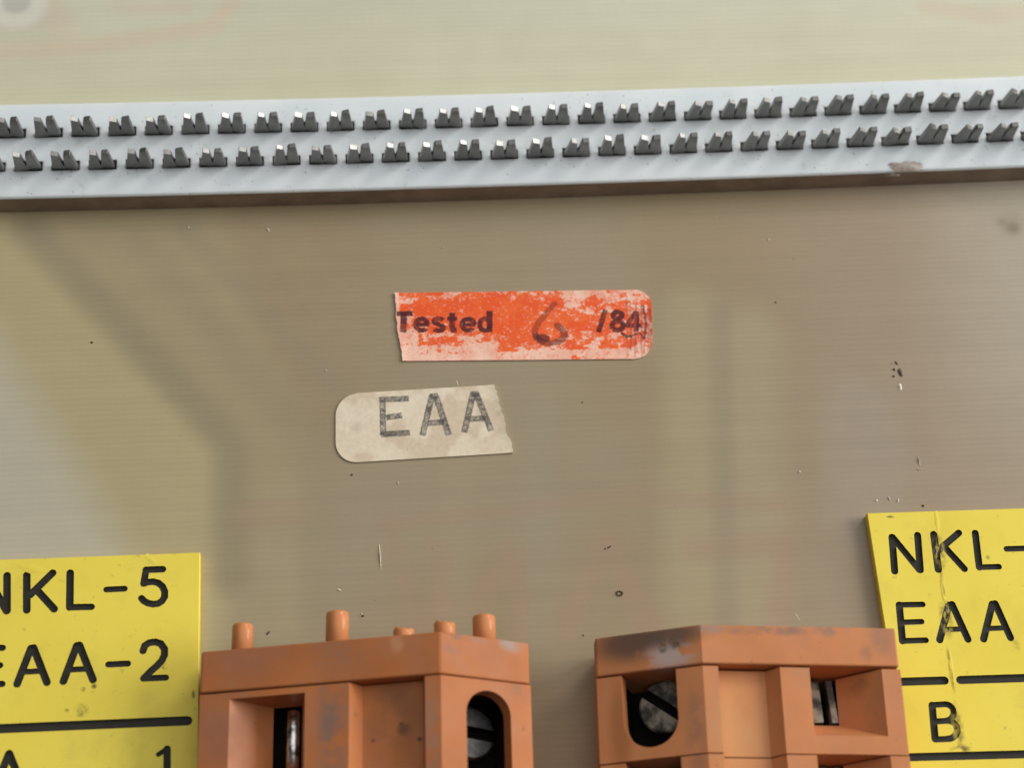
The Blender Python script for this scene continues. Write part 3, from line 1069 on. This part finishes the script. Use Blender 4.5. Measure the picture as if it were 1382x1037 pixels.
def extrude_y(profile, y0, y1):
    """profile: (x, z) points anticlockwise seen from -y; solid between y0 < y1"""
    n = len(profile)
    v = [(p[0], y0, p[1]) for p in profile] + [(p[0], y1, p[1]) for p in profile]
    f = [list(range(n)), list(range(2 * n - 1, n - 1, -1))]
    f += [[i, n + i, n + (i + 1) % n, (i + 1) % n] for i in range(n)]
    return v, f


def solid(name, v, f, parent, mats):
    o = mesh(name, v, f, parent, mats)
    bm = bmesh.new(); bm.from_mesh(o.data)
    bmesh.ops.recalc_face_normals(bm, faces=bm.faces)
    bm.to_mesh(o.data); bm.free()
    return o


def loft(rings):
    n = len(rings[0])
    v = [p for r in rings for p in r]
    f = [list(range(n))[::-1], [(len(rings) - 1) * n + i for i in range(n)]]
    for k in range(len(rings) - 1):
        for i in range(n):
            f.append([k * n + i, k * n + (i + 1) % n, (k + 1) * n + (i + 1) % n, (k + 1) * n + i])
    return v, f


def terminal_block(origin, ridge_x, z0, zr, z1, width, end_t, pitch, mirror, label, stains, base, n_sl=3, sl_stains_shade=(), chips=(), skew=0.0):
    """mirror False: long wire face on the left, screw face on the right; True: the block turned half round."""
    E = empty('terminal_block', (origin[0], origin[1], 0), PHI)
    tag(E, label, 'terminal block')
    bpy.context.view_layer.update()
    m_end = mat_orange('orange moulded plastic', base, stains=stains)
    m_sl = mat_orange('orange moulded plastic', base, stains=sl_stains_shade)
    und = 1.2

    def top(x):
        return z0 + (zr - z0) * x / ridge_x if x <= ridge_x else zr + (z1 - zr) * (x - ridge_x) / (width - ridge_x)
    end_prof = [(und, 0.05), (width - und, 0.05), (width - und, top(width) - 3.2), (width, top(width) - 2.2), (width, z1), (ridge_x, zr), (0, z0), (0, z0 - 2.2), (und, z0 - 3.2)]
    v, f = extrude_y(end_prof, -end_t, 0.0)
    ep = solid('end_plate', v, f, E, [m_end])
    chip = []
    for cx_, cy_, r_, zb_ in chips:
        chip.append((*prism([(cx_ + r_ * math.cos(2 * math.pi * i / 20), cy_ + r_ * (1 + 0.08 * math.sin(3.0 * i)) * math.sin(2 * math.pi * i / 20)) for i in range(20)], zb_, 30.0), m_end))
    boolean_cut(ep, chip, 0.22)
    # slices
    if not mirror:
        rx0, rx1, rdep = ridge_x - 11.0, ridge_x - 1.9, 1.9       # marking recess beside the ridge
    else:
        rx0, rx1, rdep = ridge_x + 1.9, ridge_x + 9.6, 1.9
    for k in range(n_sl):
        y1 = -end_t - 0.24 - k * pitch
        y0 = y1 - pitch + 0.20
        w2 = width + 0.12
        zl, zrr = z0 - 0.12, z1 - 0.12

        def tp(x): return top(x) - 0.14
        ch = 1.6
        pts = [(und, 0.05), (w2 - und, 0.05), (w2 - und, tp(width) - 3.2), (w2, tp(width) - 2.2), (w2, tp(width))]
        seq = [ridge_x] if not mirror else []
        if not mirror:
            pts += [(ridge_x, tp(ridge_x)), (rx1, tp(rx1)), (rx1 - 0.2, tp(rx1) - rdep), (rx0 + ch, tp(rx0 + ch) - rdep), (rx0, tp(rx0))]
        else:
            pts += [(rx1, tp(rx1)), (rx1 - ch, tp(rx1 - ch) - rdep), (rx0 + 0.25, tp(rx0) - rdep), (rx0, tp(rx0)), (ridge_x, tp(ridge_x))]
        pts += [(-0.0, tp(0)), (0, tp(0) - 2.2), (und, tp(0) - 3.2)]
        v, f = extrude_y(pts, y0, y1)
        sl = solid('terminal_slice', v, f, E, [m_sl])
        cuts = []
        # --- screw opening, axis at right angles to the screw face
        if not mirror:
            fa, fb = ridge_x, width
        else:
            fa, fb = 0.0, ridge_x
        sdir = np.array([fb - fa, 0, top(fb) - top(fa)]); sdir /= np.linalg.norm(sdir)
        nrm = np.array([-sdir[2], 0, sdir[0]])
        if not mirror:
            cx, hw = ridge_x + 5.75, 2.95
            yc = y1 - 1.3 - hw                                  # centre of the round end
            shape = [(hw * math.cos(a), yc + hw * math.sin(a)) for a in np.linspace(0, math.pi, 17)]
            shape = [(hw, y0 - 1.0)] + shape + [(-hw, y0 - 1.0)]
        else:
            cx, hw = 6.2, 3.45
            yc = y0 + 1.4 + hw
            # a straight inner side and one broad round corner
            shape = [(hw, y1 + 1.0)] + [(hw * math.cos(a), yc + hw * math.sin(a)) for a in np.linspace(0, -math.pi, 17)] + [(-hw - 0.1, y1 + 1.0)]
        c0 = np.array([cx, 0, tp(cx)])

        def ringat(d, g):
            return [tuple(c0 + sdir * (p[0] * g) + nrm * (-d) + np.array([0, p[1], 0])) for p in shape]
        cuts.append((*loft([ringat(-2.0, 1.0), ringat(0.9, 1.0), ringat(2.6, 1.0)]), m_sl))
        cav = [(-4.3, y0 - 1.0), (4.3, y0 - 1.0), (4.3, yc + 3.2), (-4.3, yc + 3.2)] if not mirror else [(-4.4, yc - 4.0), (4.4, yc - 4.0), (4.4, y1 + 1.0), (-4.4, y1 + 1.0)]
        deep = []
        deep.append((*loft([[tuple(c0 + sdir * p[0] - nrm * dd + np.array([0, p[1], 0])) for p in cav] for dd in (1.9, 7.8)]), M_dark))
        # --- wire opening: a funnel down to a narrow dark shaft
        if not mirror:
            ox0, ox1, oy1, oy0 = 3.7, 12.9, y1 - 0.8, y0 - 1.0
            ix0, ix1, iy1, iy0 = 8.8, 12.5, oy1 - 0.2, y0 - 1.0
            dp = 4.6
        else:
            ox0, ox1, oy1, oy0 = ridge_x + 13.3, ridge_x + 22.4, y1 + 1.0, y0 + 2.3
            ix0, ix1, iy1, iy0 = ridge_x + 14.0, ridge_x + 17.5, y1 + 1.0, oy0 + 2.5
            dp = 4.6
        A = [(ox0, oy0), (ox1, oy0), (ox1, oy1), (ox0, oy1)]
        B_ = [(ix0, iy0), (ix1, iy0), (ix1, iy1), (ix0, iy1)]
        zt = lambda x: tp(x)
        r0 = [(p[0], p[1], zt(p[0]) + 1.0) for p in A]
        r1 = [(p[0], p[1], zt(p[0]) - 0.02) for p in A]
        r2 = [(p[0], p[1], zt(p[0]) - dp) for p in B_]
        cuts.append((*loft([r0, r1, r2]), m_sl))
        r3 = [(p[0] + (0.05 if i in (0, 3) else -0.05), p[1] - 0.04 if i in (2, 3) else p[1] + (0.04 if mirror else 0), zt(p[0]) - dp + 0.4) for i, p in enumerate(B_)]
        zf = 1.6
        r4 = [(p[0], p[1], zf) for p in r3]
        boolean_cut(sl, cuts, 0.22)
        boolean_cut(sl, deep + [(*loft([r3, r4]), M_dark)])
        sl.rotation_euler = (0, 0, math.radians(skew * (1 - 0.7 * k)))
        # --- screw in its hole
        rad = 3.35
        sy = yc - (0.6 if not mirror else -2.9)
        tiltv = -nrm
        depth = 6.0 if not mirror else 5.2
        sc_c = c0 - nrm * (depth - 0.4) + np.array([0, sy, 0]) + sdir * (0.3 if not mirror else 0.5)
        prof = [(rad, -2.6), (rad, -0.25), (rad - 0.25, 0.0), (0.02, 0.12)]
        v, f = lathe(prof, 36)
        mtx = Matrix((list(sdir), [0, 1, 0], list(nrm))).transposed()
        so = mesh('screw', v, f, E, [M_metal if not mirror else M_grimy])
        bm = bmesh.new(); bm.from_mesh(so.data); bmesh.ops.recalc_face_normals(bm, faces=bm.faces); bm.to_mesh(so.data); bm.free()
        so.matrix_local = Matrix.Translation(Vector(sc_c * S)) @ mtx.to_4x4()
        bpy.context.view_layer.update()
        ang = math.radians(-4 if not mirror else -38) + 0.35 * k
        hw2, hl = 0.75 if not mirror else 0.6, 5.0
        R2 = [(math.cos(ang) * a - math.sin(ang) * b, math.sin(ang) * a + math.cos(ang) * b) for a, b in ((-hl, -hw2), (hl, -hw2), (hl, hw2), (-hl, hw2))]
        v, f = prism(R2, -1.7, 1.0)
        boolean_cut(so, [(v, f, M_dark)], 0.05)
        # --- clamp in the wire shaft
        if not mirror:
            v, f = lathe([(1.0, -5.0), (1.0, 4.0), (0.85, 4.2)], 24)
            cl = mesh('clamp_pin', v, f, E, [M_bright], True)
            # lies along the slice, seen as a bright round bar
            cl.matrix_local = Matrix.Translation(Vector((ix1 - 1.05, iy1 - 4.7, tp(ix1) - dp - 0.8)) * S) @ Matrix.Rotation(-math.pi / 2, 4, 'X')
        else:
            for dx, wdt, zz, sk, mm in ((0.85, 1.15, -0.5, 0.12, M_grimy), (2.75, 0.75, -0.25, 0.22, M_grimy)):
                x0_, x1_ = ix0 + dx - wdt / 2, ix0 + dx + wdt / 2
                zc = tp(ix0) - dp + zz
                bl = [(x0_ + sk, iy0 + (0.35 if zz > -.5 else 0.5)), (x1_ + sk, iy0 + (0.35 if zz > -.5 else 0.5)), (x1_ - sk, y1 - 0.25), (x0_ - sk, y1 - 0.25)]
                v, f = prism(bl, zc - 3.0, zc)
                solid('clamp_blade', v, f, E, [mm])
    return E, top


# the block with pegs
A0 = at(272, 880, 7.5)
LOC = local_frame(A0)
zr_l, z1_l = 14.6, 9.9
rx_l = float(LOC(594, 852, zr_l)[0]); wd_l = float(LOC(713, 868, z1_l)[0])
end_l = 5.3
GREY = (0.25, 0.20, 0.17)


def st(loc, px, py, z, r, c, a, ns=350, lo=0.35, hi=0.6):
    p = loc(px, py, z)
    return (tuple(float(q) for q in p), r, c, a, ns, lo, hi)


stl = [st(LOC, 612, 868, 13.6, (2.6, 2.2, 2.5), (0.19, 0.13, 0.11), 0.75), st(LOC, 690, 866, 10.9, (2.4, 1.9, 3), (0.33, 0.28, 0.23), 0.85, 200, 0.25, 0.45),
       st(LOC, 536, 868, 13.2, (1.2, 2.0, 3), (0.55, 0.27, 0.15), 0.6), st(LOC, 460, 880, 11.8, (6, 5, 4), (0.30, 0.15, 0.095), 0.5), st(LOC, 640, 862, 12.5, (3, 1.2, 3), (0.30, 0.2, 0.15), 0.5),
       st(LOC, 340, 890, 8.9, (14, 6, 5), (0.27, 0.12, 0.075), 0.6, 120, 0.25, 0.7)]
BL, top_l = terminal_block((A0[0], A0[1]), rx_l, 7.5, zr_l, z1_l, wd_l, end_l, 11.75, False,
                           'orange terminal block with round pegs on its far end, beside the NKL-5 plate', stl, (0.445, 0.145, 0.042), skew=0.2, sl_stains_shade=[
    st(LOC, 300, 985, 8.6, (8, 12, 4), (0.27, 0.12, 0.075), 0.6, 120, 0.25, 0.7), st(LOC, 448, 985, 11.6, (2.6, 12, 4), (0.22, 0.14, 0.11), 0.85, 260, 0.3, 0.55),
    st(LOC, 545, 986, 11.6, (1.2, 1.2, 3), (0.10, 0.05, 0.03), 0.9, 600, 0.2, 0.5), st(LOC, 566, 1000, 11.8, (0.5, 0.4, 3), (0.05, 0.025, 0.015), 0.95, 900, 0.1, 0.3), st(LOC, 503, 998, 11.6, (0.4, 0.35, 3), (0.06, 0.03, 0.02), 0.95, 900, 0.1, 0.3),
    st(LOC, 541, 978, 11.6, (0.35, 0.35, 3), (0.07, 0.03, 0.02), 0.9, 900, 0.1, 0.3), st(LOC, 525, 960, 11.7, (6, 9, 4), (0.25, 0.095, 0.04), 0.8, 140, 0.3, 0.6), st(LOC, 697, 935, 10, (1.0, 1.6, 4), (0.3, 0.15, 0.08), 0.7),
    st(LOC, 582, 1000, 13.8, (1.6, 10, 4), (0.33, 0.18, 0.12), 0.6)])


def peg(px_tip, py_tip, px_r, length_hint, z, broken=False):
    """A round peg that sticks out of the end plate along the block"""
    p = LOC(px_tip, py_tip, z)
    r = px_r
    L = float(p[1]) + 0.1
    prof = [(r, -0.3), (r, L - 0.32), (r - 0.08, L - 0.1), (r - 0.3, L), (0.02, L + (0.05 if not broken else -0.25))]
    v, f = lathe(prof, 28)
    if broken:
        v = [(a, b, c + (0.16 * math.sin(2 * math.atan2(b, a) + 1) + 0.07 * math.sin(7 * math.atan2(b, a)) if c > L - 0.4 else 0)) for a, b, c in v]
    o = mesh('peg', v, f, BL, [m_peg], True)
    bm = bmesh.new(); bm.from_mesh(o.data); bmesh.ops.recalc_face_normals(bm, faces=bm.faces); bm.to_mesh(o.data); bm.free()
    o.matrix_local = Matrix.Translation(Vector((float(p[0]), 0.0 - 0.3, z)) * S) @ Matrix.Rotation(-math.pi / 2, 4, 'X')
    return o


m_peg = mat_orange('orange moulded plastic', base=(0.58, 0.22, 0.08), r0=0.16, r1=0.24)
for px, py, r, z, br in ((328, 842, 1.33, 6.6, False), (455.5, 825.5, 1.42, 9.4, False), (545, 848, 1.30, 11.0, True), (600, 839.5, 1.32, 11.2, True), (653, 830.5, 1.42, 10.0, False)):
    peg(px, py, r, 0, z, br)

# the block turned half round
A1 = at(803, 862, 7.5)
LOC1 = local_frame(A1)
zr_r, z1_r = 12.6, 10.6
rx_r = float(LOC1(945, 843, zr_r)[0]); wd_r = float(LOC1(1208, 848, z1_r)[0])
DK = (0.11, 0.075, 0.055)
strr = [st(LOC1, 850, 868, 9.4, (8, 3.6, 5), (0.13, 0.070, 0.045), 0.95, 260, 0.12, 0.5), st(LOC1, 905, 884, 11.0, (4.2, 2.8, 5), (0.46, 0.35, 0.31), 0.92, 380, 0.38, 0.45),
        st(LOC1, 900, 856, 11.6, (7, 2.4, 4), DK, 0.85, 300, 0.2, 0.5), st(LOC1, 1030, 850, 12, (10, 1.1, 4), (0.22, 0.14, 0.11), 0.85), st(LOC1, 1120, 850, 11.2, (3, 1.6, 4), (0.24, 0.16, 0.13), 0.7),
        st(LOC1, 1190, 862, 10.7, (2.2, 3.2, 4), (0.26, 0.15, 0.10), 0.6), st(LOC1, 960, 848, 12.6, (2.5, 1.2, 4), (0.3, 0.24, 0.2), 0.6), st(LOC1, 1168, 885, 10.9, (1.2, 2.0, 4), (0.24, 0.13, 0.08), 0.5),
        st(LOC1, 895, 875, 11.0, (0.7, 0.9, 4), (0.06, 0.04, 0.03), 0.8, 800), st(LOC1, 912, 872, 11.2, (0.7, 0.9, 4), (0.06, 0.04, 0.03), 0.8, 800)]
BR, top_r = terminal_block((A1[0], A1[1]), rx_r, 7.5, zr_r, z1_r, wd_r, 5.0, 11.0, True,
                           'orange terminal block with a grime-smeared end, beside the plate with the scuffed crease', strr, (0.515, 0.195, 0.074), skew=-0.15, sl_stains_shade=[
    st(LOC1, 838, 985, 8.5, (2.0, 9, 4), (0.36, 0.13, 0.045), 0.8, 200, 0.2, 0.5), st(LOC1, 940, 1000, 12.2, (1.5, 9, 4), (0.30, 0.15, 0.09), 0.65), st(LOC1, 1000, 985, 11.0, (6, 10, 3), (0.58, 0.30, 0.12), 0.7, 120, 0.25, 0.6),  # first entry paints reddish shading beside the screw opening into the colour
    st(LOC1, 1156, 925, 8, (2.5, 2.5, 4), (0.32, 0.13, 0.05), 0.6), st(LOC1, 1085, 900, 11.6, (2.5, 4, 4), (0.42, 0.22, 0.13), 0.6)])

# ------------------------------------------------------------------ dust and grit
dv, df, dm = [], [], []


def flake(p, sx, sy, h, ang, mi):
    n = len(dv)
    k = 7
    c, s = math.cos(ang), math.sin(ang)
    for i in range(k):
        a = 2 * math.pi * i / k
        q = random.uniform(0.65, 1.1)
        x, y = sx * q * math.cos(a), sy * q * math.sin(a)
        dv.append((p[0] + c * x - s * y, p[1] + s * x + c * y, p[2] - 0.03))
    dv.append((p[0], p[1], p[2] + h))
    for i in range(k):
        df.append([n + i, n + (i + 1) % k, n + k]); dm.append(mi)


for px, py, a, b, ang, mi in ((124, 462, .22, .18, 0, 0), (254, 307, .18, .14, 0, 1), (362, 310, .34, .15, -0.9, 1), (475, 641, .18, .14, 0, 0), (822, 739, .32, .12, 0.4, 0), (817, 741, .14, .1, 0, 0),
                              (1079, 637, .17, .15, 0, 1), (513, 752, .07, 1.6, 0.03, 1), (537, 652, .13, .13, 0, 1), (1215, 503, .38, .85, 0.1, 0), (1215, 522, .25, .5, 0, 1), (1207, 499, .15, .25, 0.3, 0),
                              (1206, 508, .16, .16, 0, 0), (1210, 490, .1, .3, 0.5, 0), (1037, 323, .16, .14, 0, 1), (1047, 408, .13, .13, 0, 0), (1241, 634, .45, .07, 0, 1), (1240, 622, .07, .7, 0.1, 1), (1183, 676, .2, .16, 0, 1),
                              (490, 832, .24, .17, 0.4, 0), (488, 829, .12, .1, 0, 1), (458, 797, .34, .12, -0.6, 1), (362, 855, .38, .12, 0.9, 0), (1200, 673, .1, .4, 0.3, 1), (1212, 676, .1, .3, -0.3, 1), (1246, 683, .25, .18, 0, 0),
                              (598, 334, .1, .08, 0, 1), (440, 500, .12, .1, 0, 1), (786, 543, .1, .1, 0, 0), (787, 858, .12, .12, 0, 0)):
    flake(at(px, py, 0.06), a * 1.15, b * 1.15, 0.14, ang, mi)
# ring of grit
for k in range(9):
    q = at(836, 801.5, 0.06); a = k * 0.7
    flake((q[0] + 0.38 * math.cos(a), q[1] + 0.30 * math.sin(a), 0.08), .17, .13, 0.16, a, 0)
for k in range(120):
    x, y = random.uniform(-78, 80), random.uniform(-60, 27)
    if any(x0 < x < x1 and y0 < y < y1 for x0, x1, y0, y1 in ((-76, -41, -70, -22), (45, 80, -70, -20), (-42, 46, -70, -37), (-25, 20, -12, 13))): continue
    flake((x, y, 0.06), random.uniform(.03, .075), random.uniform(.03, .075), 0.05, random.uniform(0, 3), random.choice((0, 1, 1)))
for k in range(210):
    x = random.uniform(-76, 80)
    lowy, topy = rows[1][0], rows[0][0]
    yl = random.choice((random.uniform(0.4, lowy - 0.3), random.uniform(lowy - 1.6, lowy - 0.15), random.uniform(lowy + PDY + .2, topy - .2), random.uniform(topy + PDY + .3, SD - .5)))
    yy = ORG + yl + bow(x) + x * math.sin(ROT)
    flake((x, yy, SH + 0.02), random.uniform(.04, .17), random.uniform(.03, .10), 0.06, random.uniform(0, 3), 0 if random.random() < 0.8 else 1)
d = mesh('dust', dv, df, None, [M_dustd, M_dustl])
d.data.polygons.foreach_set('material_index', dm)
tag(d, 'dark and pale specks of dust and grit scattered over the board and strip', 'dust', kind='stuff')


def fibre(pts, z, r, m, label):
    P = [Vector((*at(p[0], p[1], z)[:2], z + p[2])) for p in pts]
    v, f = [], []
    for i, p in enumerate(P):
        t = (P[min(i + 1, len(P) - 1)] - P[max(i - 1, 0)]).normalized()
        n = Vector((-t.y, t.x, 0)).normalized(); u = t.cross(n)
        for k in range(5):
            a = 2 * math.pi * k / 5
            q = p + (n * math.cos(a) + u * math.sin(a)) * r
            v.append(tuple(q))
    for i in range(len(P) - 1):
        for k in range(5):
            f.append([i * 5 + k, i * 5 + (k + 1) % 5, (i + 1) * 5 + (k + 1) % 5, (i + 1) * 5 + k])
    o = mesh('fibre', v, f, None, [m], True)
    tag(o, label, 'fibre')


fibre([(618, 521, 0.0), (617, 518.5, 0.3), (616, 516, 0.5)], 0.25, 0.05, M_dustl, 'short pale fibre sticking up from the top edge of the cream sticker')
fibre([(1079, 838, 0.0), (1076, 834.5, 0.3), (1072, 831, 0.7)], 11.6, 0.05, M_dustl, 'short pale fibre on the far edge of the grimy terminal block')
